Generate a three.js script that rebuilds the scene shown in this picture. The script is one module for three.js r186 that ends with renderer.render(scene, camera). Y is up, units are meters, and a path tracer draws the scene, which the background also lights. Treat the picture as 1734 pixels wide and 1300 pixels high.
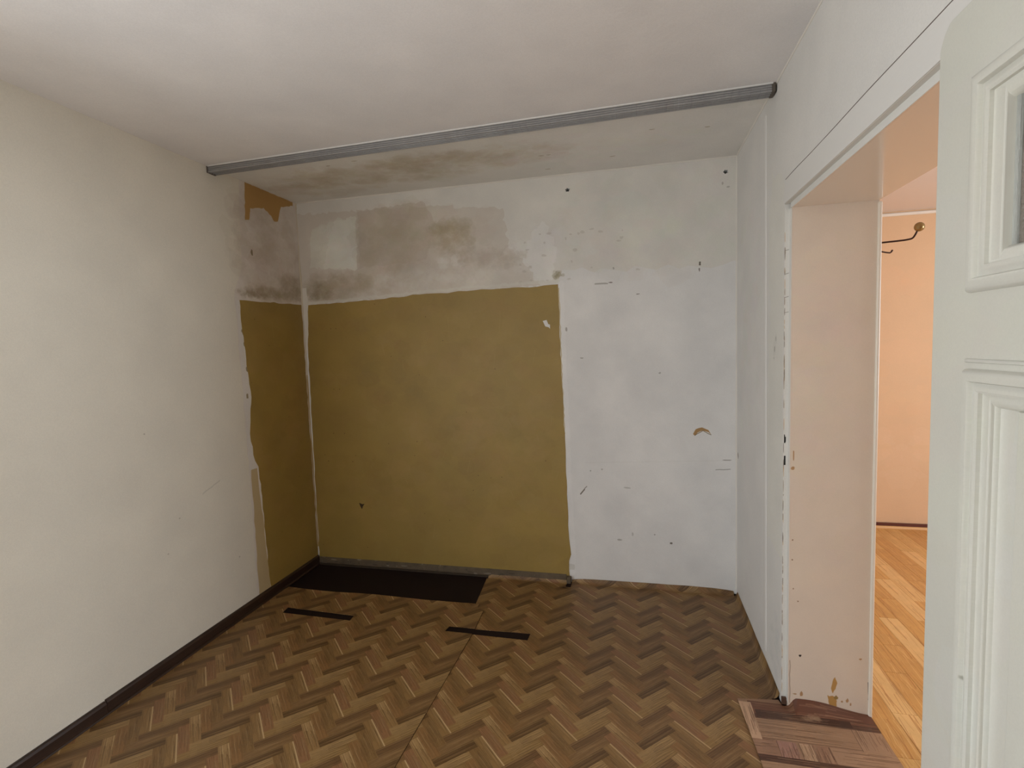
import * as THREE from 'three';
import { mergeGeometries, toCreasedNormals } from 'three/addons/utils/BufferGeometryUtils.js';
import { RoundedBoxGeometry } from 'three/addons/geometries/RoundedBoxGeometry.js';
import { RectAreaLightUniformsLib } from 'three/addons/lights/RectAreaLightUniformsLib.js';

// ------------------------------------------------------------------ camera, sky, daylight, exposure
const scene = new THREE.Scene();
const camera = new THREE.PerspectiveCamera(2 * Math.atan(650 / 868.74) * 180 / Math.PI, 1734 / 1300, 0.05, 60);
camera.position.set(0, 1.5, 0);
camera.rotation.set(-0.0718, 0.2341, -0.0309, 'YXZ');
const renderer = new THREE.WebGLRenderer({ antialias: true });
renderer.toneMapping = THREE.LinearToneMapping;
renderer.toneMappingExposure = 0.92;
renderer.shadowMap.enabled = true;
RectAreaLightUniformsLib.init();
const SKY = new THREE.Color(0.86, 0.95, 1.0);
scene.background = SKY.clone().multiplyScalar(2.6);            // even overcast sky beyond the windows
// the two windows as [z0, z1, y0, y1]: one in the left wall beside the viewpoint, one in the far side wall of the next room
const REAR = 1.7, NX1 = 4.3;                                       // rear outer wall (z), side outer wall of the next room (x)
const WIN1 = [-0.6, 1.2, 0.12, 2.2], WIN2 = [-3.0, -1.4, 0.75, 2.25];
// daylight through a window: the part that comes down from the sky and the part that the bright ground and street throw up
function daylight(w, side, color, intensity, tilt) {
  const l = new THREE.RectAreaLight(color, intensity, w[1] - w[0] - 0.1, w[3] - w[2] - 0.1);
  const m = (w[0] + w[1]) / 2, h = (w[2] + w[3]) / 2, x = side < 0 ? -2.19 : NX1 - 0.005;
  l.position.set(x, h, m); l.lookAt(x - side * 5, h + 5 * tilt, m);
  l.name = 'window_daylight';
  scene.add(l);
}
const FROM_SKY = new THREE.Color(0.85, 0.95, 1.06), FROM_GROUND = new THREE.Color(0.98, 0.98, 0.98);
daylight(WIN1, -1, FROM_SKY, 3.5, -0.2);
daylight(WIN1, -1, FROM_GROUND, 2.9, 1.0);
daylight(WIN2, 1, FROM_SKY, 9.5, -0.1);
daylight(WIN2, 1, FROM_GROUND, 4, 0.9);

// ------------------------------------------------------------------ helpers
const V2 = (x, y) => new THREE.Vector2(x, y), V3 = (x, y, z) => new THREE.Vector3(x, y, z);
function rng(seed) { let s = seed >>> 0; return () => { s = (s + 0x6d2b79f5) | 0; let t = Math.imul(s ^ (s >>> 15), 1 | s); t = (t + Math.imul(t ^ (t >>> 7), 61 | t)) ^ t; return ((t ^ (t >>> 14)) >>> 0) / 4294967296; }; }
const hash = (x, y) => { let h = Math.imul(x, 374761393) + Math.imul(y, 668265263); h = Math.imul(h ^ (h >>> 13), 1274126177); return ((h ^ (h >>> 16)) >>> 0) / 4294967296; };
function vnoise(x, y) {
  const xi = Math.floor(x), yi = Math.floor(y), fx = x - xi, fy = y - yi, sx = fx * fx * (3 - 2 * fx), sy = fy * fy * (3 - 2 * fy);
  const a = hash(xi, yi), b = hash(xi + 1, yi), c = hash(xi, yi + 1), d = hash(xi + 1, yi + 1);
  return (a + (b - a) * sx) * (1 - sy) + (c + (d - c) * sx) * sy;
}
const fbm = (x, y, o = 4) => { let s = 0, a = 0.5; for (let i = 0; i < o; i++) { s += a * vnoise(x, y); a *= 0.5; x = x * 2.03 + 17; y = y * 2.03 + 5; } return s; };
const used = {};
function numbered(n) { used[n] = (used[n] ?? -1) + 1; return used[n] ? n + '_' + String(used[n]).padStart(3, '0') : n; }
const rgb = (r, g, b) => new THREE.Color().setRGB(r / 255, g / 255, b / 255, THREE.SRGBColorSpace);
function std(o) { return new THREE.MeshStandardMaterial({ roughness: 0.8, metalness: 0, ...o }); }
function phys(o) { return new THREE.MeshPhysicalMaterial({ roughness: 0.5, metalness: 0, ...o }); }
function mesh(name, geo, mat, parent, label) {
  const m = new THREE.Mesh(geo, mat); m.name = parent ? name : numbered(name); m.castShadow = m.receiveShadow = true;
  if (label) m.userData.label = label;
  (parent ?? scene).add(m); return m;
}
function struct(name, geo, mat, label) { const m = mesh(name, geo, mat, null); m.userData.kind = 'structure'; if (label) m.userData.label = label; return m; }
function structGroup(name, label, x = 0, y = 0, z = 0) { const g = new THREE.Group(); g.name = numbered(name); g.position.set(x, y, z); g.userData.kind = 'structure'; g.userData.label = label; scene.add(g); return g; }
function thing(name, label, category, x = 0, y = 0, z = 0, group) { const g = new THREE.Group(); g.name = numbered(name); g.position.set(x, y, z); Object.assign(g.userData, { label, category }); if (group) g.userData.group = group; scene.add(g); return g; }
function box(x0, x1, y0, y1, z0, z1) { const g = new THREE.BoxGeometry(x1 - x0, y1 - y0, z1 - z0); g.translate((x0 + x1) / 2, (y0 + y1) / 2, (z0 + z1) / 2); return g; }
function poly(pts) { const s = new THREE.Shape(); pts.forEach((p, i) => i ? s.lineTo(p[0], p[1]) : s.moveTo(p[0], p[1])); s.closePath(); return s; }
function hole(s, pts) { const p = new THREE.Path(); pts.forEach((q, i) => i ? p.lineTo(q[0], q[1]) : p.moveTo(q[0], q[1])); p.closePath(); s.holes.push(p); }
function extrude(s, depth, bevel = 0) { return new THREE.ExtrudeGeometry(s, { depth, bevelEnabled: bevel > 0, bevelSize: bevel, bevelThickness: bevel, bevelOffset: -bevel, bevelSegments: 2, curveSegments: 16 }); }
const rect = (x0, x1, y0, y1) => [[x0, y0], [x1, y0], [x1, y1], [x0, y1]];
// an outline with a torn, wandering edge
function ragged(pts, amp, step, seed, closed = true) {
  const R = rng(seed), out = [];
  for (let i = 0; i < pts.length - (closed ? 0 : 1); i++) {
    const a = pts[i], b = pts[(i + 1) % pts.length], n = Math.max(1, Math.round(Math.hypot(b[0] - a[0], b[1] - a[1]) / step));
    const am = a[2] ?? amp;
    for (let k = 0; k < n; k++) { const t = k / n, j = k ? am : am * 0.5; out.push([a[0] + (b[0] - a[0]) * t + (R() - 0.5) * 2 * j, a[1] + (b[1] - a[1]) * t + (R() - 0.5) * 2 * j]); }
  }
  return out;
}
// canvas painted in metres: X to the right, Y up
function painter(x0, x1, y0, y1, px, seed) {
  const W = Math.round((x1 - x0) * px), H = Math.round((y1 - y0) * px), c = document.createElement('canvas'); c.width = W; c.height = H;
  const g = c.getContext('2d'), R = rng(seed), X = (x) => (x - x0) / (x1 - x0) * W, Y = (y) => (y1 - y) / (y1 - y0) * H;
  const P = {
    g, R, X, Y, W, H,
    fill(col) { g.fillStyle = col; g.fillRect(0, 0, W, H); },
    area(pts, col, alpha = 1, amp = 0.01, step = 0.03) {
      g.globalAlpha = alpha; g.fillStyle = col; g.beginPath();
      ragged(pts, amp, step, Math.floor(R() * 1e9)).forEach((p, i) => i ? g.lineTo(X(p[0]), Y(p[1])) : g.moveTo(X(p[0]), Y(p[1])));
      g.closePath(); g.fill(); g.globalAlpha = 1;
    },
    // a grainy stain: many small torn flecks of it, denser towards its middle
    stain(cx, cy, rx, ry, col, alpha, n, size = 0.03) {
      for (let i = 0; i < n; i++) {
        const a = R() * 6.283, r = Math.pow(R(), 0.7), x = cx + Math.cos(a) * r * rx, y = cy + Math.sin(a) * r * ry, s = size * (0.4 + R());
        const pts = []; for (let k = 0; k < 9; k++) { const t = k / 9 * 6.283, q = s * (0.5 + 0.7 * R()); pts.push([x + Math.cos(t) * q * 1.3, y + Math.sin(t) * q]); }
        g.globalAlpha = alpha * (0.5 + R() * 0.7); g.fillStyle = col; g.beginPath();
        pts.forEach((p, k) => k ? g.lineTo(X(p[0]), Y(p[1])) : g.moveTo(X(p[0]), Y(p[1]))); g.closePath(); g.fill();
      }
      g.globalAlpha = 1;
    },
    line(pts, col, width, alpha = 1, amp = 0.002) {
      g.globalAlpha = alpha; g.strokeStyle = col; g.lineWidth = Math.max(0.7, width * px); g.lineCap = 'round'; g.beginPath();
      ragged(pts, amp, 0.02, Math.floor(R() * 1e9), false).concat([pts[pts.length - 1]]).forEach((p, i) => i ? g.lineTo(X(p[0]), Y(p[1])) : g.moveTo(X(p[0]), Y(p[1])));
      g.stroke(); g.globalAlpha = 1;
    },
    chip(x, y, w, h, col, alpha = 1) { const pts = []; for (let k = 0; k < 8; k++) { const t = k / 8 * 6.283, q = 0.6 + 0.6 * R(); pts.push([x + Math.cos(t) * w / 2 * q, y + Math.sin(t) * h / 2 * q]); } P.area(pts, col, alpha, 0, 1); },
    grain(fine, coarse, scale = 6) {
      const d = g.getImageData(0, 0, W, H), a = d.data;
      for (let y = 0; y < H; y++) for (let x = 0; x < W; x++) {
        const i = (y * W + x) * 4, m = (fbm(x / px * scale + seed, y / px * scale, 4) - 0.47) * coarse, n = (hash(x + seed * 7, y) - 0.5) * fine, k = 1 + m + n;
        a[i] *= k; a[i + 1] *= k * (1 - m * 0.04); a[i + 2] *= k * (1 - m * 0.12);
      }
      g.putImageData(d, 0, 0);
    },
    texture() {
      const t = new THREE.CanvasTexture(c); t.colorSpace = THREE.SRGBColorSpace; t.wrapS = t.wrapT = THREE.ClampToEdgeWrapping; t.magFilter = THREE.LinearFilter;
      t.repeat.set(1 / (x1 - x0), 1 / (y1 - y0)); t.offset.set(-x0 / (x1 - x0), -y0 / (y1 - y0)); return t;
    },
  };
  return P;
}
// plaster relief, one square metre repeated
const plasterBump = (() => {
  const n = 512, d = new Uint8Array(n * n * 4);
  for (let y = 0; y < n; y++) for (let x = 0; x < n; x++) {
    const u = x / n, v = y / n, f = (s) => { // tileable by blending
      const a = fbm(u * s, v * s, 4), b = fbm((u - 1) * s + 0.0, v * s, 4), c = fbm(u * s, (v - 1) * s, 4), e = fbm((u - 1) * s, (v - 1) * s, 4);
      return (a * (1 - u) + b * u) * (1 - v) + (c * (1 - u) + e * u) * v; };
    const k = Math.max(0, Math.min(255, 255 * (0.65 * f(7) + 0.35 * f(40)))); const i = (y * n + x) * 4; d[i] = d[i + 1] = d[i + 2] = k; d[i + 3] = 255;
  }
  const t = new THREE.DataTexture(d, n, n); t.wrapS = t.wrapT = THREE.RepeatWrapping; t.magFilter = THREE.LinearFilter; t.needsUpdate = true; t.repeat.set(1.1, 1.1); return t;
})();

// ------------------------------------------------------------------ sizes of the room (metres)
const ZB = -3.1606, XR = 0.575, H = 2.525, WALL = 0.30;        // back wall, right wall, ceiling, thickness of the right wall
const leftX = (y, z) => -2.217 - 0.020 * (y / H) + 0.009 * (z - ZB);  // the left wall is a little out of plumb and square
const OP0 = -2.2185, OP1 = -1.07, OPH = 2.019;                  // doorway in the right wall
const NZ = -4.488, NH = 2.425;                       // next room

// ------------------------------------------------------------------ ceiling
{
  // painter coordinates: (x, -z)
  const q = painter(-2.4, 0.7, -REAR - 0.2, 3.3, 390, 11);
  q.fill('rgb(234,230,228)');
  q.area([[-2.4, 2.44], [0.7, 2.36], [0.7, 3.3], [-2.4, 3.3]], 'rgb(228,225,218)', 1, 0.004, 0.05);     // bare, unpainted ceiling behind the rail
  q.area([[-0.62, 2.5], [0.6, 2.48], [0.6, 3.2], [-0.3, 3.2]], 'rgb(233,229,223)', 0.7, 0.05, 0.05);
  q.stain(-1.25, 2.8, 0.6, 0.2, 'rgb(184,168,142)', 0.07, 320, 0.05);
  q.stain(-1.1, 2.68, 0.35, 0.1, 'rgb(176,158,130)', 0.06, 160, 0.045);
  q.stain(-1.8, 2.85, 0.4, 0.25, 'rgb(190,176,154)', 0.08, 220, 0.05);
  q.stain(-0.6, 2.75, 0.3, 0.15, 'rgb(196,180,156)', 0.07, 140, 0.045);
  q.stain(-0.2, 2.8, 0.6, 0.25, 'rgb(225,221,212)', 0.12, 120, 0.05);
  for (const [x, z] of [[-0.47, 2.82], [-0.43, 2.82], [-0.47, 3.04], [0.36, 2.7], [0.1, 2.65], [-1.62, 2.6], [-1.45, 2.58], [-0.1, 2.95]]) q.chip(x, z, 0.035, 0.012, 'rgb(171,155,132)', 0.7);
  q.line([[-2.3, 2.402], [0.6, 2.33]], 'rgb(228,225,220)', 0.012, 0.9, 0.003);
  q.grain(0.03, 0.07, 5);
  const g = box(-2.4, XR + WALL, H, H + 0.2, ZB - 0.2, REAR + 0.2), pos = g.attributes.position, uv = g.attributes.uv;
  for (let i = 0; i < pos.count; i++) uv.setXY(i, pos.getX(i), -pos.getZ(i));
  struct('ceiling', g, std({ map: q.texture(), roughness: 0.9, bumpMap: plasterBump, bumpScale: 0.002 }), 'white painted ceiling, bare and stained behind the metal rail');
}

// ------------------------------------------------------------------ back wall, with the two drilled holes
const ochreTex = (() => {
  const p = painter(0, 2, 0, 2, 512, 21);
  p.fill('rgb(157,130,66)');
  p.stain(1, 1, 1.2, 1.2, 'rgb(139,111,58)', 0.10, 420, 0.07);
  p.stain(1, 1, 1.2, 1.2, 'rgb(170,140,84)', 0.10, 320, 0.06);
  for (let i = 0; i < 24; i++) { const x = p.R() * 2, y = p.R() * 2; p.line([[x, y], [x + (p.R() - 0.5) * 0.05, y - 0.04 - p.R() * 0.1]], 'rgb(184,158,104)', 0.002, 0.35); }
  for (let i = 0; i < 30; i++) p.chip(p.R() * 2, p.R() * 2, 0.008, 0.008, 'rgb(96,72,36)', 0.6);
  p.grain(0.05, 0.09, 5);
  const t = p.texture(); t.wrapS = t.wrapT = THREE.MirroredRepeatWrapping; return t;
})();
const ochre = phys({ map: ochreTex, roughness: 0.55, bumpMap: plasterBump, bumpScale: 0.0015 });
const caulk = std({ color: rgb(228, 222, 212), roughness: 0.8 });
{
  const p = painter(-2.3, 0.62, 0, H, 660, 31);
  p.fill('rgb(226,223,220)');
  p.area([[-2.3, 1.86], [-0.45, 1.86], [-0.42, 1.95], [0.62, 1.93], [0.62, 2.6], [-2.3, 2.6]], 'rgb(222,217,209)', 1, 0.02, 0.06);
  p.stain(0.1, 2.2, 0.6, 0.35, 'rgb(218,214,204)', 0.15, 160, 0.06);
  p.area([[-2.24, 1.83], [-0.55, 1.87], [-0.62, 2.0], [-0.75, 2.12], [-0.78, 2.36], [-1.25, 2.42], [-2.24, 2.45]], 'rgb(212,203,192)', 0.9, 0.012, 0.018);
  p.stain(-1.4, 2.15, 0.6, 0.3, 'rgb(198,184,168)', 0.10, 240, 0.06);
  p.area([[-2.16, 2.08], [-1.8, 2.06], [-1.79, 2.38], [-1.9, 2.4], [-2.12, 2.34]], 'rgb(224,221,210)', 0.6, 0.012, 0.02);          // paler repair by the corner
  p.area([[-2.05, 2.07], [-1.795, 2.05], [-1.79, 2.4], [-1.95, 2.38]], 'rgb(230,228,218)', 0.7, 0.012, 0.02);
  p.stain(-1.95, 2.22, 0.16, 0.17, 'rgb(232,230,222)', 0.14, 110, 0.035);
  p.area([[-1.78, 2.06], [-1.77, 2.43], [-1.3, 2.45], [-1.22, 2.3], [-1.3, 2.08]], 'rgb(196,183,168)', 0.5, 0.008, 0.018);
  p.stain(-1.5, 2.24, 0.3, 0.22, 'rgb(182,168,144)', 0.08, 200, 0.05);
  p.stain(-1.1, 2.2, 0.13, 0.13, 'rgb(176,160,134)', 0.11, 150, 0.03);
  p.stain(-1.18, 2.27, 0.12, 0.04, 'rgb(168,152,124)', 0.10, 60, 0.025);
  p.stain(-0.9, 2.06, 0.28, 0.08, 'rgb(186,174,160)', 0.12, 120, 0.03);
  p.stain(-1.98, 1.95, 0.27, 0.09, 'rgb(160,145,120)', 0.07, 240, 0.03);
  p.stain(-2.1, 1.92, 0.1, 0.06, 'rgb(138,122,96)', 0.09, 80, 0.025);
  p.stain(-1.85, 1.93, 0.35, 0.07, 'rgb(186,172,150)', 0.09, 160, 0.03);
  p.stain(-1.2, 1.96, 0.5, 0.07, 'rgb(222,216,206)', 0.14, 130, 0.03);
  p.stain(-1.12, 2.06, 0.1, 0.04, 'rgb(222,216,208)', 0.25, 30, 0.025);
  p.area([[-0.66, 2.02], [-0.57, 1.9], [-0.47, 1.9], [-0.45, 2.1], [-0.52, 2.26], [-0.6, 2.2]], 'rgb(230,227,222)', 0.7, 0.014, 0.018);
  p.stain(-0.5, 2.1, 0.25, 0.2, 'rgb(230,227,222)', 0.12, 90, 0.03);
  for (let i = 0; i < 26; i++) p.chip(-0.7 + p.R() * 0.75, 1.9 + p.R() * 0.3, 0.012 + p.R() * 0.03, 0.01 + p.R() * 0.012, 'rgb(176,166,150)', 0.3);
  p.line([[-2.2, 1.84], [-1.45, 1.872], [-1.1, 1.885], [-0.44, 1.895]], 'rgb(220,216,206)', 0.016, 0.55, 0.005);          // rim of the filler above the ochre
  p.line([[-0.426, 1.88], [-0.42, 1.4], [-0.408, 0.95], [-0.4, 0.55], [-0.388, 0.2], [-0.392, 0.06]], 'rgb(230,228,224)', 0.03, 0.85, 0.004);
  p.line([[-0.44, 1.85], [-0.436, 1.4], [-0.425, 0.95]], 'rgb(196,176,132)', 0.006, 0.7, 0.003);
  p.stain(-0.445, 1.93, 0.03, 0.02, 'rgb(150,140,110)', 0.3, 20, 0.012);
  // scuffs and knocks in the white
  for (const [x, y, w, h, a] of [[0.377, 1.945, 0.014, 0.022, 0.9], [0.374, 1.91, 0.011, 0.02, 0.7], [0.205, 0.286, 0.02, 0.015, 0.8], [0.522, 0.803, 0.05, 0.008, 0.5], [-0.187, 1.864, 0.1, 0.014, 0.35], [-0.13, 1.867, 0.03, 0.008, 0.7], [-0.11, 1.95, 0.014, 0.02, 0.35], [0.03, 1.79, 0.02, 0.008, 0.5], [-0.31, 1.42, 0.03, 0.008, 0.5], [0.15, 1.32, 0.015, 0.012, 0.35], [-0.27, 0.72, 0.012, 0.015, 0.4], [-0.2, 0.73, 0.012, 0.012, 0.3], [0.11, 0.335, 0.015, 0.012, 0.4], [-0.1, 0.29, 0.035, 0.012, 0.35], [-0.02, 0.33, 0.012, 0.025, 0.25], [-0.05, 0.62, 0.05, 0.012, 0.25], [-0.4, 1.6, 0.012, 0.03, 0.4], [0.53, 2.36, 0.02, 0.012, 0.3], [0.5, 2.38, 0.01, 0.02, 0.3]]) p.chip(x, y, w, h, 'rgb(98,88,78)', a);
  p.line([[-0.335, 0.57], [-0.31, 0.6]], 'rgb(80,70,60)', 0.007, 0.8); p.line([[-0.31, 0.605], [-0.295, 0.62]], 'rgb(90,80,70)', 0.005, 0.6);
  p.line([[0.46, 0.745], [0.54, 0.75]], 'rgb(120,112,104)', 0.004, 0.6);
  p.line([[-0.3, 0.77], [0.5, 0.8]], 'rgb(200,194,188)', 0.006, 0.15);
  p.area([[0.335, 0.955], [0.35, 0.985], [0.385, 0.995], [0.42, 0.98], [0.435, 0.955], [0.42, 0.968], [0.39, 0.978], [0.36, 0.965], [0.345, 0.945]], 'rgb(168,132,86)', 1, 0.001, 0.02);   // banana-shaped bare spot
  p.line([[0.345, 0.948], [0.39, 0.976], [0.435, 0.952]], 'rgb(96,74,46)', 0.004, 0.7);
  p.area([[-1.9, 0.38], [-1.81, 0.38], [-1.81, 0.48], [-1.9, 0.48]], 'rgb(62,44,24)', 1, 0.002, 0.02);
  p.stain(-1.3, 0.1, 0.9, 0.05, 'rgb(120,104,70)', 0.12, 120, 0.03);
  p.grain(0.035, 0.10, 6);
  const s = poly([[-2.45, 0], [XR + 0.001, 0], [XR + 0.001, H], [-2.45, H]]);
  for (const [x, y] of [[-0.374, 2.432], [0.517, 2.444]]) { const pts = []; for (let k = 0; k < 14; k++) { const t = -k / 14 * 6.283, r = 0.0105 * (1 + 0.25 * Math.sin(k * 2.3 + x * 9)); pts.push([x + Math.cos(t) * r * (1 + 0.2), y + Math.sin(t) * r]); } hole(s, pts); }
  const g = extrude(s, 0.18); g.translate(0, 0, ZB - 0.18);
  const w = struct('wall_back', g, std({ map: p.texture(), roughness: 0.82, bumpMap: plasterBump, bumpScale: 0.0025 }), 'back wall, ochre paint on the left and white on the right');
  // (the knock in the ochre shows dark wood-fibre below)
  const patch = ragged([[-2.205, 1.831], [-1.87, 1.839], [-1.45, 1.854], [-1.404, 1.862], [-1.162, 1.86], [-1.085, 1.868], [-0.773, 1.87], [-0.573, 1.867], [-0.446, 1.875], [-0.444, 1.753], [-0.438, 1.401], [-0.429, 1.059], [-0.422, 0.798], [-0.418, 0.515], [-0.412, 0.267], [-0.403, 0.179], [-0.415, 0.136], [-0.415, 0.03], [-2.212, 0.03]], 0.003, 0.05, 5);
  const sp = poly(patch);
  hole(sp, [[-1.875, 0.452], [-1.868, 0.43], [-1.855, 0.405], [-1.845, 0.43], [-1.832, 0.446], [-1.85, 0.443]].reverse());
  hole(sp, ragged([[-0.545, 1.655], [-0.52, 1.66], [-0.512, 1.635], [-0.5, 1.63], [-0.5, 1.605], [-0.51, 1.615], [-0.53, 1.62]], 0.002, 0.02, 9).reverse());
  const gp = extrude(sp, 0.0016); gp.translate(0, 0, ZB);
  mesh('ochre_paint', gp, ochre, w, 'large field of old ochre oil paint');
  // plaster beads in the corners
  const bead = (a, b, r) => new THREE.TubeGeometry(new THREE.LineCurve3(a, b), 40, r, 6);
  const wob = (g2, seed, am) => { const q = g2.attributes.position; for (let i = 0; i < q.count; i++) { const k = fbm(q.getX(i) * 9 + seed, q.getY(i) * 9 + q.getZ(i) * 9, 3) - 0.47; q.setX(i, q.getX(i) + k * am); q.setY(i, q.getY(i) + k * am); q.setZ(i, q.getZ(i) + k * am); } g2.computeVertexNormals(); return g2; };
  mesh('plaster_bead', wob(bead(V3(-2.235, H, ZB), V3(XR, H, ZB), 0.007), 3, 0.01), caulk, w);
  mesh('plaster_bead', wob(bead(V3(-2.237, H, ZB), V3(-2.226, 1.35, ZB), 0.0085), 5, 0.014), std({ color: rgb(206, 194, 174), roughness: 0.8 }), w);
  mesh('plaster_bead', wob(bead(V3(-2.226, 1.35, ZB), V3(-2.219, 0.12, ZB), 0.006), 5, 0.010), std({ color: rgb(172, 146, 98), roughness: 0.7 }), w);
  mesh('plaster_bead', wob(bead(V3(XR, H, ZB), V3(XR, 0.03, ZB), 0.007), 7, 0.008), caulk, w);
  // thicker filler where the corner was patched beside the ochre
  const f = extrude(poly(ragged([[-2.225, 1.95], [-2.19, 1.95], [-2.183, 1.83], [-2.19, 1.74], [-2.2, 1.6], [-2.21, 1.5], [-2.22, 1.5]], 0.003, 0.04, 12)), 0.004); f.translate(0, 0, ZB);
  mesh('corner_filler', f, caulk, w);
}

// ------------------------------------------------------------------ left wall
{
  const p = painter(-REAR - 0.1, 3.3, 0, H, 400, 41);             // painter X = -z
  p.fill('rgb(226,219,205)');
  p.area([[2.535, 0], [2.545, 0.8], [2.53, 1.85], [2.6, 2.0], [2.64, 2.6], [3.4, 2.6], [3.4, 0]], 'rgb(221,212,203)', 1, 0.006, 0.04);       // niche, never repainted
  p.area([[2.55, 0.05], [2.56, 0.82], [2.61, 0.82], [2.655, 0.05]], 'rgb(190,168,126)', 0.95, 0.004, 0.05);
  p.area([[2.545, 0.82], [2.54, 1.82], [2.6, 1.82], [2.61, 0.82]], 'rgb(223,218,210)', 0.8, 0.008, 0.03);
  p.stain(2.85, 2.15, 0.35, 0.35, 'rgb(190,176,160)', 0.12, 220, 0.06);
  p.stain(2.88, 1.88, 0.3, 0.035, 'rgb(158,142,116)', 0.09, 170, 0.025);
  p.stain(3.06, 1.94, 0.11, 0.09, 'rgb(154,138,112)', 0.08, 110, 0.03);
  p.stain(2.69, 1.865, 0.14, 0.022, 'rgb(140,124,98)', 0.14, 60, 0.018);
  p.area([[2.68, 2.49], [2.662, 2.301], [2.697, 2.309], [2.713, 2.382], [2.833, 2.412], [2.9, 2.38], [2.925, 2.35], [2.964, 2.36], [3.004, 2.463], [3.128, 2.5], [3.128, 2.525], [2.68, 2.525]], 'rgb(178,139,82)', 1, 0.003, 0.02);   // old yellow distemper showing near the ceiling
  p.chip(2.7, 2.115, 0.02, 0.04, 'rgb(120,104,76)', 0.8);
  p.line([[2.59, 1.7], [2.585, 1.55], [2.6, 1.4], [2.62, 1.28], [2.615, 1.2]], 'rgb(228,225,221)', 0.02, 0.8, 0.004);
  for (const [z, y] of [[2.575, 1.64], [2.583, 1.57], [2.59, 1.42], [2.575, 1.26]]) p.chip(z, y, 0.02, 0.035, 'rgb(130,112,80)', 0.8);
  for (const [z, y] of [[2.05, 0.7], [1.97, 0.55], [2.42, 0.35], [1.9, 1.15]]) p.chip(z, y, 0.01, 0.008, 'rgb(150,140,126)', 0.6);
  p.line([[2.2, 0.78], [2.32, 0.82]], 'rgb(190,184,172)', 0.006, 0.6);
  p.grain(0.03, 0.06, 5);
  const ws = poly(rect(-REAR - 0.2, -ZB + 0.18, 0, H)); hole(ws, rect(-WIN1[1], -WIN1[0], WIN1[2], WIN1[3]).reverse());
  const g = extrude(ws, 0.3);
  g.rotateY(Math.PI / 2); g.translate(-0.3, 0, 0);
  const sk = (gg) => { const q = gg.attributes.position; for (let i = 0; i < q.count; i++) q.setX(i, q.getX(i) + leftX(q.getY(i), q.getZ(i))); gg.computeVertexNormals(); return gg; };
  const w = struct('wall_left', sk(g), std({ map: p.texture(), roughness: 0.85, bumpMap: plasterBump, bumpScale: 0.0025 }), 'cream left wall with an ochre strip near the far corner');
  const patch = ragged([[2.57, 1.821], [2.788, 1.828], [3.15, 1.835], [3.15, 0.03], [2.655, 0.03], [2.651, 0.092], [2.643, 0.228], [2.64, 0.416], [2.635, 0.639], [2.622, 0.825], [2.596, 0.868], [2.572, 1.033], [2.605, 1.251], [2.592, 1.4], [2.578, 1.609], [2.569, 1.712]], 0.004, 0.04, 8);
  const gp = extrude(poly(patch), 0.0016); gp.rotateY(Math.PI / 2);
  mesh('ochre_paint', sk(gp), ochre, w, 'tall strip of old ochre oil paint');
}

// ------------------------------------------------------------------ right wall with the doorway (shape X = z)
{
  const p = painter(-3.25, REAR + 0.1, 0, H, 400, 51);
  p.fill('rgb(220,216,210)');
  p.area([[-3.3, 0], [-2.53, 0], [-2.52, 2.6], [-3.3, 2.6]], 'rgb(221,217,212)', 1, 0.004, 0.06);
  p.stain(-2.85, 1.6, 0.25, 0.8, 'rgb(216,212,203)', 0.12, 120, 0.05);
  p.area([[-2.47, 0.6], [-2.22, 0.6], [-2.22, 2.1], [-2.42, 2.2]], 'rgb(221,217,208)', 0.8, 0.03, 0.05);
  for (const [z, y, w, h] of [[-2.35, 1.46, 0.03, 0.04], [-2.33, 1.5, 0.02, 0.03], [-2.36, 1.42, 0.02, 0.012]]) { p.chip(z, y, w * 1.8, h * 1.8, 'rgb(214,210,200)', 0.8); p.chip(z, y, w * 0.35, h * 0.7, 'rgb(120,110,96)', 0.7); }
  p.chip(-3.12, 0.84, 0.02, 0.05, 'rgb(110,98,80)', 0.8);
  p.stain(-2.3, 0.2, 0.1, 0.15, 'rgb(200,200,196)', 0.2, 20, 0.03);
  p.grain(0.03, 0.06, 6);
  const s = poly([[ZB - 0.18, 0], [OP0, 0], [OP0, OPH], [OP1, OPH], [OP1, 0], [REAR + 0.2, 0], [REAR + 0.2, H], [ZB - 0.18, H]]);
  const g = extrude(s, WALL); g.rotateY(-Math.PI / 2); g.translate(XR + WALL, 0, 0);
  const w = struct('wall_right', g, std({ map: p.texture(), roughness: 0.8, bumpMap: plasterBump, bumpScale: 0.002 }), 'white right wall with the doorway to the orange room');
  // raised paint ridge where a wardrobe side once stood
  const r = new THREE.CapsuleGeometry(0.017, 2.38, 4, 12); r.scale(0.2, 1, 1); r.translate(XR, 1.27, -2.51);
  const q = r.attributes.position; for (let i = 0; i < q.count; i++) q.setZ(i, q.getZ(i) + (q.getY(i) < 1.5 ? (1.5 - q.getY(i)) * 0.025 : -(q.getY(i) - 1.5) * 0.01));
  mesh('paint_ridge', r, std({ color: rgb(226, 222, 217), roughness: 0.75 }), w);
  const b = new THREE.TubeGeometry(new THREE.LineCurve3(V3(XR, H, ZB), V3(XR, H, REAR)), 60, 0.005, 6);
  mesh('plaster_bead', b, caulk, w);
}

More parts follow.
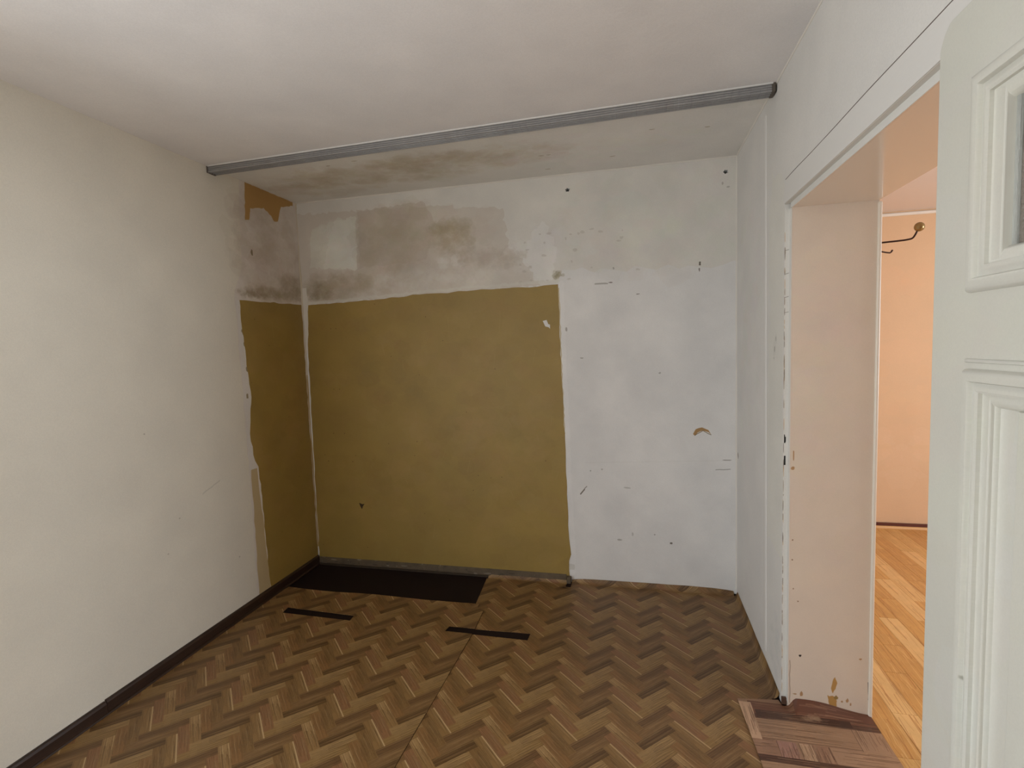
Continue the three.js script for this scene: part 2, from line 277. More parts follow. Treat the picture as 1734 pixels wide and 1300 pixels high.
// ------------------------------------------------------------------ rear (window) walls of both rooms, outside the frame
const plainWhite = std({ color: rgb(230, 226, 218), roughness: 0.85, bumpMap: plasterBump, bumpScale: 0.002 });
const orangeTex = (() => {
  const p = painter(0, 2, 0, 2.6, 380, 61); p.fill('rgb(226,190,152)');
  p.stain(1, 1.3, 1.2, 1.5, 'rgb(238,192,150)', 0.10, 160, 0.08); p.stain(1, 0.4, 1.2, 0.5, 'rgb(240,208,176)', 0.10, 120, 0.08);
  p.grain(0.02, 0.05, 4); const t = p.texture(); t.wrapS = t.wrapT = THREE.MirroredRepeatWrapping; return t;
})();
const orange = std({ map: orangeTex, roughness: 0.75, bumpMap: plasterBump, bumpScale: 0.0015 });
{
  const s = poly(rect(-2.45, XR + WALL / 2, -0.05, H));
  const g = extrude(s, 0.3); g.translate(0, 0, REAR); struct('wall_rear', g, plainWhite, 'white wall behind the viewpoint');
  const s2 = poly(rect(XR + WALL / 2, NX1 + 0.3, -0.05, H));
  const g2 = extrude(s2, 0.3); g2.translate(0, 0, REAR); struct('wall_next_room_rear', g2, orange, 'orange rear wall of the next room');
}
const whitePaint = phys({ color: rgb(226, 226, 220), roughness: 0.35, clearcoat: 0.3, clearcoatRoughness: 0.25 });
function makeWindow(n, w, side) {
  const [x0, x1, y0, y1] = w, g = structGroup('window_' + n, 'white wooden window with glass panes', side < 0 ? -2.2 - 0.12 : NX1 + 0.12, y0, (x0 + x1) / 2);
  g.rotation.y = side * Math.PI / 2;
  const hw = (x1 - x0) / 2, h = y1 - y0;
  const f = poly(rect(-hw, hw, 0, h)); hole(f, rect(-hw + 0.05, hw - 0.05, 0.05, h - 0.05).reverse());
  mesh('window_frame', extrude(f, 0.07), whitePaint, g);
  for (const s of [-1, 1]) {
    const a = s < 0 ? -hw + 0.052 : 0.004, b = s < 0 ? -0.004 : hw - 0.052;
    const sh = poly(rect(a, b, 0.052, h - 0.052)); hole(sh, rect(a + 0.04, b - 0.04, 0.092, h - 0.092).reverse());
    const sg = extrude(sh, 0.045); sg.translate(0, 0, 0.012); const sash = mesh('sash', sg, whitePaint, g);
    mesh('pane', box(a + 0.038, b - 0.038, 0.09, h - 0.09, 0.032, 0.036), new THREE.MeshPhysicalMaterial({ color: 0xffffff, transmission: 1, roughness: 0.02, thickness: 0, ior: 1.5 }), sash);
  }
  const sill = new RoundedBoxGeometry(hw * 2 + 0.1, 0.03, 0.2, 2, 0.008); sill.translate(0, -0.016, -0.12); mesh('window_sill', sill, whitePaint, g);
}
makeWindow(1, WIN1, -1); makeWindow(2, WIN2, 1);
{
  const g = new THREE.BoxGeometry(90, 0.2, 70); g.translate(0, -4, 0);
  struct('ground', g, std({ color: rgb(128, 126, 104), roughness: 1 }), 'ground outside below the windows');
}

// ------------------------------------------------------------------ floor: dark painted boards under the linoleum
{
  const p = painter(-2.4, 0.95, -REAR - 0.2, 3.3, 380, 71);
  p.fill('rgb(24,9,7)');
  for (let i = 0; i < 700; i++) { const x = -2.4 + p.R() * 3.3, y = -1 + p.R() * 4.3; p.line([[x, y], [x + 0.1 + p.R() * 0.2, y]], p.R() < 0.5 ? 'rgb(22,9,8)' : 'rgb(40,20,16)', 0.004, 0.3); }
  p.grain(0.12, 0.2, 9);
  const g = box(-2.4, XR + WALL, -0.25, -0.004, ZB - 0.18, REAR + 0.2), pos = g.attributes.position, uv = g.attributes.uv;
  for (let i = 0; i < pos.count; i++) uv.setXY(i, pos.getX(i), -pos.getZ(i));
  struct('floor', g, phys({ map: p.texture(), roughness: 0.75, specularIntensity: 0.5 }), 'dark red-brown painted floor under the linoleum');
}

// ------------------------------------------------------------------ linoleum printed with a herringbone pattern
const L = 0.1725, BW = 0.0396, PX = L * Math.SQRT2 * 5, PZ = BW * Math.SQRT2 * 5;   // block size and the print's repeat
const linoTexture = (() => {
  const SC = 1660, W = Math.round(PX * SC), Hh = Math.round(PZ * SC), c = document.createElement('canvas'); c.width = W; c.height = Hh;
  const g = c.getContext('2d'), q = Math.SQRT1_2, ox = 1.115, oz = 0.101;
  const A = ['rgb(133,100,58)', 'rgb(120,88,49)', 'rgb(129,92,52)', 'rgb(136,102,60)', 'rgb(131,91,57)'];
  const B = ['rgb(108,77,44)', 'rgb(118,86,50)', 'rgb(96,68,34)', 'rgb(150,118,74)', 'rgb(134,102,58)'];
  const block = (s0, s1, t0, t1, along, col, idx, kind, seed) => {
    const R = rng(seed);
    for (const dx of [-PX, 0, PX]) for (const dz of [-PZ, 0, PZ]) {
      g.save(); g.transform(q * SC, q * SC, -q * SC, q * SC, (ox + dx) * SC, (oz + dz) * SC);   // (s, t) -> canvas
      g.beginPath(); g.rect(s0, t0, s1 - s0, t1 - t0); g.clip();
      g.fillStyle = col; g.fillRect(s0, t0, s1 - s0, t1 - t0);
      const r = rng(seed);
      const len = along ? s1 - s0 : t1 - t0, wid = along ? t1 - t0 : s1 - s0;
      const stroke = (u0, u1, v, bend, color, lw, alpha) => {
        g.globalAlpha = alpha; g.strokeStyle = color; g.lineWidth = lw; g.beginPath();
        for (let k = 0; k <= 10; k++) { const u = u0 + (u1 - u0) * k / 10, vv = v + bend * Math.sin(k / 10 * 3.1) ; const s = along ? s0 + u : s0 + vv, t = along ? t0 + vv : t0 + u; k ? g.lineTo(s, t) : g.moveTo(s, t); }
        g.stroke(); g.globalAlpha = 1;
      };
      for (let k = 0; k < 40; k++) { const dark = r() < 0.55; stroke(-0.01 + r() * len * 0.5, len * (0.5 + r() * 0.6), r() * wid, (r() - 0.5) * 0.008, dark ? 'rgb(74,50,24)' : 'rgb(168,138,98)', 0.0007 + r() * 0.0016, 0.10 + r() * 0.26); }
      if (kind === 'flame') for (let k = 0; k < 5; k++) stroke(-0.005, len * 0.62, wid * (0.15 + 0.18 * k), -0.011 + 0.004 * k, 'rgb(78,52,22)', 0.0015, 0.55);
      if (kind === 'flame') for (let k = 0; k < 4; k++) stroke(0.01, len * 0.75, wid * (0.24 + 0.18 * k), -0.009 + 0.003 * k, 'rgb(170,138,96)', 0.002, 0.4);
      if (kind === 'hatch') for (let k = 0; k < 40; k++) { const u = len * (0.4 + 0.6 * r()), v = wid * r(); stroke(u, u + 0.008, v, 0, 'rgb(66,44,20)', 0.0009, 0.4); }
      if (kind === 'pale_end') { for (let k = 0; k < 14; k++) stroke(0, len * (0.15 + r() * 0.4), r() * wid, 0, 'rgb(180,148,104)', 0.004, 0.34); }
      if (kind === 'edge') stroke(0, len, 0.0026, 0, 'rgb(186,156,112)', 0.0052, 0.85);
      if (kind === 'dark') for (let k = 0; k < 8; k++) stroke(0, len, r() * wid, 0, 'rgb(60,38,16)', 0.003, 0.25);
      stroke(0, len, wid - 0.0004, 0, 'rgb(62,42,20)', 0.0009, 0.3);
      g.restore();
    }
  };
  const mod = (a) => ((a % 5) + 5) % 5;
  for (let m = -1; m < 5; m++) for (let n = -3; n < 9; n++) {
    const i = mod(n - 2 * m);
    if (n < 0 || n >= 5) continue;
    block(n * BW + m * L, n * BW + m * L + L, n * BW - m * L, n * BW - m * L + BW, true, A[i], i, ['edge', 'hatch', 'plain', 'pale_end', 'plain'][i], 100 + i);
    const j = i;
    block(L + n * BW + m * L, L + (n + 1) * BW + m * L, (n + 1) * BW - L - m * L, (n + 1) * BW - m * L, false, B[j], j, ['dark', 'plain', 'dark', 'flame', 'flame'][j], 200 + j);
  }
  const d = g.getImageData(0, 0, W, Hh), a = d.data;
  for (let i = 0; i < a.length; i += 4) { const k = 1 + (hash(i, 3) - 0.5) * 0.10; a[i] *= k; a[i + 1] *= k; a[i + 2] *= k; }
  g.putImageData(d, 0, 0);
  const t = new THREE.CanvasTexture(c); t.colorSpace = THREE.SRGBColorSpace; t.wrapS = t.wrapT = THREE.RepeatWrapping; t.magFilter = THREE.LinearFilter; t.repeat.set(1 / PX, 1 / PZ); return t;
})();
const linoBump = plasterBump.clone(); linoBump.repeat.set(6, 6);
const lino1 = phys({ map: linoTexture.clone(), roughness: 0.5, bumpMap: linoBump, bumpScale: 0.0006 });
lino1.map.offset.set(-0.02 / PX, -0.052 / PZ);
const lino2 = phys({ map: linoTexture, roughness: 0.5, bumpMap: linoBump, bumpScale: 0.0006 });
const flat = (s, d) => { const g = extrude(s, d); g.rotateX(-Math.PI / 2); return g; };   // shape (x, -z) laid on the floor
{
  const t = thing('linoleum_sheet', 'herringbone-print linoleum sheet on the left, running along the dark skirting board', 'linoleum', -1.5, 0, -1.2);
  const s = poly([[-2.185, -REAR + 0.01], [-0.848, -REAR + 0.01], [-0.861, 1.591], [-0.848, 2.381], [-0.858, 2.70], [-0.868, 2.722], [-0.908, 2.737], [-1.0, 2.752], [-1.02, 2.765], [-1.084, 2.762], [-1.34, 2.771], [-1.589, 2.773], [-1.85, 2.764], [-2.05, 2.772], [-2.198, 2.764]]);
  hole(s, [[-2.008, 2.486], [-2.016, 2.547], [-1.571, 2.531], [-1.565, 2.477]]);
  s.holes[0].curves.length;
  const s2 = poly([[-1.0, 2.472], [-0.992, 2.521], [-0.8, 2.526], [-0.8, 2.4725]]);
  // the second slot runs through the seam: bite it out of the right edge
  const pts = [[-2.185, -REAR + 0.01], [-0.848, -REAR + 0.01], [-0.861, 1.591], [-0.848, 2.381], [-0.8475, 2.472], [-1.0, 2.472], [-0.992, 2.521], [-0.8475, 2.5235], [-0.856, 2.70], [-0.868, 2.722], [-0.908, 2.737], [-1.0, 2.752], [-1.02, 2.765], [-1.084, 2.762], [-1.34, 2.771], [-1.589, 2.773], [-1.85, 2.764], [-2.05, 2.772], [-2.198, 2.764]];
  const sh = poly(pts); hole(sh, [[-2.008, 2.486], [-2.016, 2.547], [-1.571, 2.531], [-1.565, 2.477]]);
  const g = flat(sh, 0.0025); g.translate(1.5, -0.0005, 1.2);
  mesh('sheet', g, lino1, t);
  // the lifted back edge, curling up a few millimetres over the bare floor
  const e = new THREE.BoxGeometry(1.28, 0.002, 0.05, 80, 1, 4), q = e.attributes.position, uv = e.attributes.uv;
  for (let i = 0; i < q.count; i++) {
    const x = q.getX(i) - 1.54, z0 = q.getZ(i), k = (0.025 - z0) / 0.05, lift = (0.003 + 0.007 * fbm(x * 6, 2, 3)) * k * k;
    q.setXYZ(i, x + 1.5, 0.0012 + lift + q.getY(i), -2.748 + z0 * 0.75 + 0.006 * Math.sin(x * 9) * k + 1.2); uv.setXY(i, x, 2.748 - z0 * 0.75);
  }
  e.computeVertexNormals(); mesh('lifted_edge', e, lino1, t);
}
{
  const t = thing('linoleum_sheet', 'herringbone-print linoleum sheet on the right, reaching the back and right walls', 'linoleum', -0.2, 0, -1.2);
  const pts = [[-0.8465, -REAR + 0.01], [0.45, -REAR + 0.01], [0.43, 1.5], [0.424, 1.846], [0.408, 2.18], [0.45, 2.2], [0.545, 2.23], [0.552, 3.125], [-0.40, 3.125], [-0.402, 3.085], [-0.43, 3.085], [-0.435, 3.12], [-0.945, 3.118], [-0.9535, 3.118], [-0.921, 2.742], [-0.91, 2.735], [-0.8665, 2.72], [-0.8545, 2.70], [-0.846, 2.5235], [-0.546, 2.534], [-0.549, 2.47], [-0.846, 2.472], [-0.8465, 2.381], [-0.8595, 1.591]];
  const g = flat(poly(pts), 0.002); g.translate(0.2, -0.0035, 1.2); mesh('sheet', g, lino2, t);
  // edges that ride up the walls
  const curl = (fn, n, m) => {
    const e = new THREE.PlaneGeometry(1, 1, n, m), q = e.attributes.position, uv = e.attributes.uv;
    for (let i = 0; i < q.count; i++) { const a = q.getX(i) + 0.5, b = q.getY(i) + 0.5, r = fn(a, b); q.setXYZ(i, r[0] + 0.2, r[1], r[2] + 1.2); uv.setXY(i, r[3], r[4]); }
    e.computeVertexNormals(); return e;
  };
  const back = curl((a, b) => { const x = -0.40 + a * 0.957, hgt = (0.026 + 0.008 * fbm(x * 7, 1, 3) - 0.012 * Math.pow(Math.abs(a - 0.5) * 2, 6)); const z = ZB + 0.035 - 0.033 * Math.pow(b, 0.7); return [x, -0.0015 + hgt * b * b, z, x, -z + b * 0.03]; }, 70, 8);
  const back2 = curl((a, b) => { const x = -0.945 + a * 0.515, hgt = 0.016 + 0.008 * fbm(x * 9, 4, 3); const z = ZB + 0.043 - 0.022 * b; return [x, -0.0015 + hgt * b * b, z, x, -z + b * 0.03]; }, 40, 8);
  const side = curl((a, b) => { const z = -2.235 - a * 0.895, hgt = 0.022 + 0.012 * fbm(z * 7, 9, 3); const x = 0.545 + 0.029 * Math.pow(b, 0.7); return [x, -0.0015 + hgt * b * b, z, x + b * 0.02, -z]; }, 70, 8);
  const two = lino2.clone(); two.side = THREE.DoubleSide;
  mesh('curled_edge', back, two, t); mesh('curled_edge', back2, two, t); mesh('curled_edge', side, two, t);
  // torn tongue beside the end of the batten
  const tn = curl((a, b) => { const x = -0.455 + a * 0.06, z = -3.085 + b * 0.022; return [x, 0.012 * (1 - a) * b - 0.001, z, x, -z]; }, 8, 4); mesh('torn_tongue', tn, two, t);
}
{
  // threshold piece with a bigger dark wood print
  const x0 = 0.38, x1 = 0.92, y0 = 1.05, y1 = 2.25, p = painter(x0, x1, y0, y1, 1500, 81);
  const plank = (a, b, c, d, col, along) => {
    p.area(rect(a, b, c, d), col, 1, 0.0006, 0.02);
    for (let k = 0; k < 46; k++) { const u = p.R(), w = along ? c + u * (d - c) : a + u * (b - a), s = p.R() * 0.6, e = s + 0.2 + p.R() * 0.4; const dark = p.R() < 0.55; p.line(along ? [[a + (b - a) * s, w], [a + (b - a) * Math.min(1, e), w]] : [[w, c + (d - c) * s], [w, c + (d - c) * Math.min(1, e)]], dark ? 'rgb(78,50,32)' : 'rgb(170,138,108)', 0.0015 + p.R() * 0.002, 0.18 + p.R() * 0.2, 0.0008); }
    p.line(along ? [[a, c], [b, c]] : [[a, c], [a, d]], 'rgb(66,40,26)', 0.002, 0.6, 0.0005);
  };
  p.fill('rgb(146,112,86)');
  const C = ['rgb(152,118,90)', 'rgb(142,106,82)', 'rgb(160,126,98)', 'rgb(130,94,70)', 'rgb(172,138,108)'];
  for (let k = 0; k < 9; k++) {                                     // alternating courses: lengthways boards, then short uprights
    const z = 2.10 - k * 0.22;
    plank(x0, 0.79, z - 0.105, z, C[0], true); plank(0.79, x1, z - 0.11, z + 0.02, C[2], false); plank(x0, x1, z, z + 0.03, 'rgb(74,44,30)', true);
    plank(x0, 0.50, z - 0.22, z - 0.108, C[1], true); plank(0.50, 0.565, z - 0.225, z - 0.112, 'rgb(152,112,96)', false); plank(0.575, 0.62, z - 0.225, z - 0.112, C[4], false); plank(0.62, 0.68, z - 0.225, z - 0.112, C[1], false); plank(0.68, x1, z - 0.22, z - 0.112, C[2], true);
  }
  plank(0.44, x1, 2.125, 2.2, 'rgb(106,68,48)', true); plank(0.40, 0.452, 1.985, 2.19, 'rgb(184,148,118)', false);
  plank(0.46, 0.8, 2.105, 2.15, 'rgb(66,40,28)', true); plank(0.61, 0.9, 2.14, 2.25, 'rgb(98,60,42)', true);
  p.stain(0.68, 2.13, 0.05, 0.012, 'rgb(150,120,92)', 0.3, 14, 0.012);
  p.grain(0.08, 0.12, 20);
  const t = thing('linoleum_sheet', 'dark plank-print linoleum piece on the threshold of the doorway', 'linoleum', 0.65, 0, -1.7);
  const g = new THREE.BoxGeometry(1, 0.002, 1, 60, 1, 70), q = g.attributes.position, uv = g.attributes.uv;
  for (let i = 0; i < q.count; i++) {
    const a = q.getX(i) + 0.5, b = q.getZ(i) + 0.5;                 // a: left to right, b: far to near
    const far = a < 0.345 ? -2.205 - 0.022 * a / 0.345 : -2.193, x = 0.404 + (1 - b) * 0 + b * 0.06 + a * (0.486 - b * 0.04), z = far + b * 1.1;
    const at = THREE.MathUtils.smoothstep(x, 0.585, 0.625) * (1 - 0.85 * THREE.MathUtils.smoothstep(x, 0.66, 0.9)), near = Math.pow(Math.max(0, 1 - b * 1.1 / 0.07), 2);
    q.setXYZ(i, x - 0.65, 0.001 + q.getY(i) + 0.040 * at * near, z + 1.7 + 0.004 * near * at); uv.setXY(i, x, -z - 0.03 * near * at + 0.02 * near * at);
  }
  g.computeVertexNormals();
  mesh('sheet', g, phys({ map: p.texture(), roughness: 0.42, bumpMap: linoBump, bumpScale: 0.0008 }), t);
}

// ------------------------------------------------------------------ skirting
{
  const p = painter(0, 2, 0, 0.12, 900, 91); p.fill('rgb(50,33,24)');
  for (let i = 0; i < 160; i++) { const x = p.R() * 2, y = p.R() * 0.12; p.line([[x, y], [x + 0.1 + p.R() * 0.3, y]], p.R() < 0.6 ? 'rgb(34,21,14)' : 'rgb(72,50,36)', 0.002, 0.5, 0.0008); }
  p.grain(0.15, 0.2, 20); const tex = p.texture(); tex.wrapS = tex.wrapT = THREE.RepeatWrapping;
  const dark = phys({ map: tex, roughness: 0.42 });
  const prof = (h, d) => poly([[0, -0.003], [d, -0.003], [d, h - 0.012], [d - 0.004, h - 0.003], [d - 0.009, h], [0, h]]);
  const g = structGroup('baseboard_left', 'dark brown skirting board along the left wall', -2.2, 0, -1.2);
  const board = (z0, z1, h, d, off) => { const e = extrude(prof(h, d), z1 - z0); const q = e.attributes.position; for (let i = 0; i < q.count; i++) { const z = z0 + q.getZ(i); q.setXYZ(i, q.getX(i) + leftX(q.getY(i), z) + off + 2.2, q.getY(i), z + 1.2); } e.computeVertexNormals(); const uv = e.attributes.uv; for (let i = 0; i < uv.count; i++) uv.setXY(i, q.getZ(i), q.getY(i)); return e; };
  mesh('board', board(-1.608, REAR, 0.058, 0.016, 0), dark, g); mesh('board', board(ZB + 0.012, -1.612, 0.062, 0.013, 0), dark, g);
  mesh('quarter_round', (() => { const e = new THREE.TubeGeometry(new THREE.LineCurve3(V3(leftX(0, ZB) + 0.014 + 2.2, 0.002, ZB + 0.02 + 1.2), V3(leftX(0, REAR) + 0.014 + 2.2, 0.002, REAR + 1.2)), 8, 0.009, 10); return e; })(), dark, g);
  // dirty batten along the back wall
  const q2 = painter(0, 2, 0, 0.12, 900, 93); q2.fill('rgb(92,78,60)');
  for (let i = 0; i < 170; i++) { const x = q2.R() * 2, y = q2.R() * 0.12; q2.chip(x, y, 0.06 * q2.R(), 0.01, ['rgb(60,48,36)', 'rgb(150,138,120)', 'rgb(84,70,52)'][i % 3], 0.5); }
  q2.grain(0.2, 0.3, 25); const t2 = q2.texture(); t2.wrapS = t2.wrapT = THREE.RepeatWrapping;
  const dirty = std({ map: t2, roughness: 0.8 });
  const b = structGroup('baseboard_back', 'narrow dirty grey-brown batten at the foot of the ochre wall', -1.3, 0, ZB + 0.01);
  const e1 = extrude(poly([[0, -0.003], [0.016, -0.003], [0.016, 0.012], [0.010, 0.034], [0.004, 0.045], [0, 0.045]]), 1.77); e1.rotateY(Math.PI / 2); e1.translate(-0.905, 0.002, -0.01);
  const qq = e1.attributes.position; for (let i = 0; i < qq.count; i++) { const x = qq.getX(i); qq.setZ(i, -0.01 + (-(qq.getZ(i) + 0.01))); }
  e1.index ? 0 : 0; { const ix = e1.attributes.position; const n = ix.count; for (let i = 0; i < n; i += 3) for (const at of ['position', 'uv', 'normal']) { const A = e1.attributes[at], k = A.itemSize; for (let c = 0; c < k; c++) { const v = A.array[(i + 1) * k + c]; A.array[(i + 1) * k + c] = A.array[(i + 2) * k + c]; A.array[(i + 2) * k + c] = v; } } }
  e1.computeVertexNormals(); { const uv = e1.attributes.uv, ps = e1.attributes.position; for (let i = 0; i < uv.count; i++) uv.setXY(i, ps.getX(i), ps.getY(i)); }
  mesh('batten', e1, dirty, b);
  mesh('batten_strip', box(-0.90, 0.36, -0.003, 0.008, 0.006, 0.016), std({ map: t2, color: rgb(170, 160, 150), roughness: 0.6 }), b);
  mesh('end_block', new RoundedBoxGeometry(0.028, 0.042, 0.034, 2, 0.005).translate(0.883, 0.02, 0.01), dirty, b);
}

// ------------------------------------------------------------------ metal ceiling rail
{
  const t = thing('ceiling_rail', 'long grey metal sliding-door track screwed across the ceiling', 'rail', -0.83, H, -2.395);
  // ribbed channel: front lip, three grooves seen from below
  t.rotation.y = -0.0245;
  const prof = [[0, 0], [0.0, -0.005], [0.0035, -0.0062], [0.0035, -0.0085], [0.0, -0.0097], [0.0, -0.0145], [0.0035, -0.0157], [0.0035, -0.018], [0.0, -0.0192], [0.0, -0.0235], [0.003, -0.0247], [0.003, -0.0262], [0.0, -0.0275], [0.0, -0.033], [0.004, -0.034], [0.0055, -0.027], [0.0135, -0.027], [0.015, -0.034], [0.0185, -0.034], [0.02, -0.025], [0.031, -0.025], [0.0325, -0.034], [0.036, -0.034], [0.0375, -0.025], [0.048, -0.025], [0.0495, -0.034], [0.055, -0.034], [0.055, 0]];
  const g = extrude(poly(prof.map(([a, y]) => [a, y])), 2.795); g.rotateY(Math.PI / 2); g.translate(-1.397, -0.0005, 0.03);
  // extruded along +x with profile depth towards -z
  const p = painter(0, 1, 0, 1, 512, 101); p.fill('rgb(160,158,157)');
  for (let i = 0; i < 200; i++) { const y = p.R(), x = p.R(); p.line([[x, y], [x + 0.2 * p.R(), y]], p.R() < 0.5 ? 'rgb(128,126,126)' : 'rgb(176,178,182)', 0.003, 0.4, 0.0005); }
  p.stain(0.5, 0.5, 0.6, 0.6, 'rgb(120,110,100)', 0.12, 80, 0.03); p.grain(0.08, 0.12, 10);
  const tex = p.texture(); tex.wrapS = tex.wrapT = THREE.RepeatWrapping;
  mesh('channel', g, phys({ map: tex, metalness: 0.35, roughness: 0.42 }), t);
  const end = new RoundedBoxGeometry(0.014, 0.036, 0.06, 2, 0.002); end.translate(1.393, -0.018, 0.003); mesh('end_cap', end, std({ color: rgb(92, 84, 74), roughness: 0.7 }), t);
  const end2 = new RoundedBoxGeometry(0.012, 0.036, 0.06, 2, 0.002); end2.translate(-1.398, -0.018, 0.003); mesh('end_cap', end2, std({ color: rgb(92, 84, 80), roughness: 0.7 }), t);
  const fz = new THREE.TubeGeometry(new THREE.LineCurve3(V3(-1.39, -0.001, 0.033), V3(1.39, -0.001, 0.033)), 60, 0.0045, 6); mesh('filler_bead', fz, std({ color: rgb(222, 220, 216), roughness: 0.8 }), t);
}

// ------------------------------------------------------------------ doorway frame
const frameTex = (() => {
  const p = painter(0.55, 0.93, 0, 2.05, 900, 111); p.fill('rgb(223,209,193)');
  p.stain(0.75, 1.2, 0.2, 1.0, 'rgb(226,207,190)', 0.05, 90, 0.06); p.stain(0.68, 1.4, 0.12, 0.5, 'rgb(232,220,198)', 0.05, 70, 0.05);
  const bare = 'rgb(186,144,84)';
  p.area([[0.758, 0.14], [0.764, 0.15], [0.772, 0.125], [0.766, 0.1], [0.756, 0.08], [0.75, 0.1]], bare, 1, 0.001, 0.01);
  p.area([[0.737, 0.072], [0.744, 0.066], [0.755, 0.07], [0.765, 0.066], [0.772, 0.05], [0.77, 0.025], [0.745, 0.025]], bare, 1, 0.0015, 0.01); p.chip(0.768, 0.065, 0.016, 0.016, 'rgb(150,124,74)');
  for (const [x, y, w, h] of [[0.643, 0.062, 0.012, 0.022], [0.809, 0.057, 0.012, 0.02], [0.82, 0.042, 0.006, 0.014], [0.62, 0.06, 0.02, 0.006], [0.605, 0.99, 0.014, 0.014], [0.607, 1.04, 0.006, 0.05], [0.852, 0.234, 0.01, 0.008], [0.79, 0.05, 0.008, 0.008]]) p.chip(x, y, w, h, 'rgb(172,132,90)', 0.9);
  for (const [x, y] of [[0.637, 0.224], [0.605, 0.62], [0.606, 0.7], [0.61, 0.5], [0.627, 0.45]]) p.chip(x, y, x === 0.637 ? 0.011 : 0.006, x === 0.637 ? 0.011 : 0.006, x === 0.637 ? 'rgb(24,18,14)' : 'rgb(140,110,84)', 1);
  p.line([[0.879, 0.14], [0.882, 0.07]], 'rgb(130,120,110)', 0.003, 0.9); p.line([[0.6, 0.2], [0.6, 0.02]], 'rgb(150,130,112)', 0.003, 0.7);
  p.grain(0.03, 0.05, 8); return p.texture();
})();
{
  const g = structGroup('trim_1', 'painted wooden lining of the doorway, chipped at its foot', XR + 0.16, 0, OP0);
  const cream = phys({ map: frameTex, roughness: 0.34, clearcoat: 0.25, clearcoatRoughness: 0.2, bumpMap: plasterBump, bumpScale: 0.001 });
  const P = (geo) => geo.translate(-XR - 0.16, 0, -OP0);
  const zr = -2.19, xr = 0.593, yr = 1.997;
  const s = poly(rect(xr, 0.886, -0.003, yr)); const lin = extrude(s, 0.026); lin.translate(0, 0, zr - 0.026); mesh('jamb_lining', P(lin), cream, g);
  // rebate face with the two mortises of the lock
  const rs = poly(rect(XR + 0.0005, xr + 0.012, 0.02, 2.016));
  hole(rs, [[0.5785, 1.085], [0.5785, 1.12], [0.5815, 1.12], [0.5835, 1.11], [0.5855, 1.11], [0.5855, 1.092], [0.5835, 1.085]]); hole(rs, [[0.5785, 0.996], [0.5785, 1.034], [0.585, 1.034], [0.585, 0.996]]);
  const wp = painter(0.55, 0.62, 0, 2.05, 900, 112); wp.fill('rgb(222,219,212)');
  for (let i = 0; i < 60; i++) wp.chip(0.5758 + wp.R() * 0.002, wp.R() * 2.0, 0.003, 0.008 + wp.R() * 0.05, ['rgb(130,108,82)', 'rgb(84,70,56)', 'rgb(196,160,112)'][i % 3], 0.6);
  for (const y of [1.6, 1.66, 1.75, 1.84]) wp.line([[0.576, y], [0.592, y + 0.004]], 'rgb(120,112,100)', 0.002, 0.7);
  wp.grain(0.05, 0.05, 10);
  const rg = extrude(rs, 0.012); rg.translate(0, 0, -2.2155 - 0.012); mesh('rebate_face', P(rg), phys({ map: wp.texture(), roughness: 0.4, clearcoat: 0.2 }), g);
  mesh('mortise_back', P(box(0.577, 0.590, 0.98, 1.13, -2.2195, -2.2178)), std({ color: rgb(20, 17, 15) }), g);
  const bd = box(xr - 0.0015, xr + 0.0015, 0.02, yr + 0.001, -2.2155, zr + 0.0012); mesh('stop_edge', P(bd), phys({ color: rgb(224, 221, 214), roughness: 0.35 }), g);
  mesh('foot_block', P(new RoundedBoxGeometry(0.02, 0.03, 0.012, 2, 0.002).translate(0.584, 0.014, -2.209)), std({ color: rgb(84, 58, 42) }), g);
  // head: rebate, stop, soffit
  const head = extrude(poly(rect(xr, 0.886, 0, 1.09)), 0.022); head.rotateX(-Math.PI / 2); head.translate(0, yr, -1.10);
  const hm = phys({ color: rgb(223, 209, 193), roughness: 0.16, clearcoat: 0.6, clearcoatRoughness: 0.08 }); mesh('head_lining', P(head), hm, g);
  mesh('head_stop', P(box(xr - 0.0015, xr + 0.0012, yr - 0.001, 2.0165, -2.2, -1.08)), phys({ color: rgb(224, 221, 214), roughness: 0.35 }), g);
  mesh('head_rebate', P(box(XR + 0.001, xr, 2.0165, 2.0185, -2.216, -1.08)), phys({ color: rgb(222, 219, 212), roughness: 0.5 }), g);
  // near jamb (behind the open leaf)
  mesh('jamb_lining', P(box(xr, 0.886, -0.003, yr, -1.10, -1.072)), phys({ color: rgb(223, 209, 193), roughness: 0.35 }), g);
  // flush casing over the opening, its joint cracked through the paint
  const cs = new RoundedBoxGeometry(0.006, 0.086, 1.16, 2, 0.0012); cs.translate(XR + 0.0012, 2.0605, -2.213 + 0.58); mesh('head_casing', P(cs), std({ color: rgb(220, 216, 210), roughness: 0.7, bumpMap: plasterBump, bumpScale: 0.001 }), g);
  const crack = new THREE.TubeGeometry(new THREE.CatmullRomCurve3([-2.205, -2.1, -1.9, -1.75, -1.5, -1.3, -1.06].map((z, i) => V3(XR - 0.0001, 2.1065 + 0.0015 * Math.sin(i * 1.9), z))), 60, 0.0012, 5); mesh('casing_joint', P(crack), std({ color: rgb(112, 100, 92) }), g);
  // rounded bead of the lining on the far side
  const e = new THREE.CapsuleGeometry(0.007, 2.0, 4, 10); e.translate(0.888, 0.985, zr + 0.002); const eq = e.attributes.position; mesh('edge_bead', P(e), phys({ color: rgb(232, 222, 206), roughness: 0.3 }), g);
}

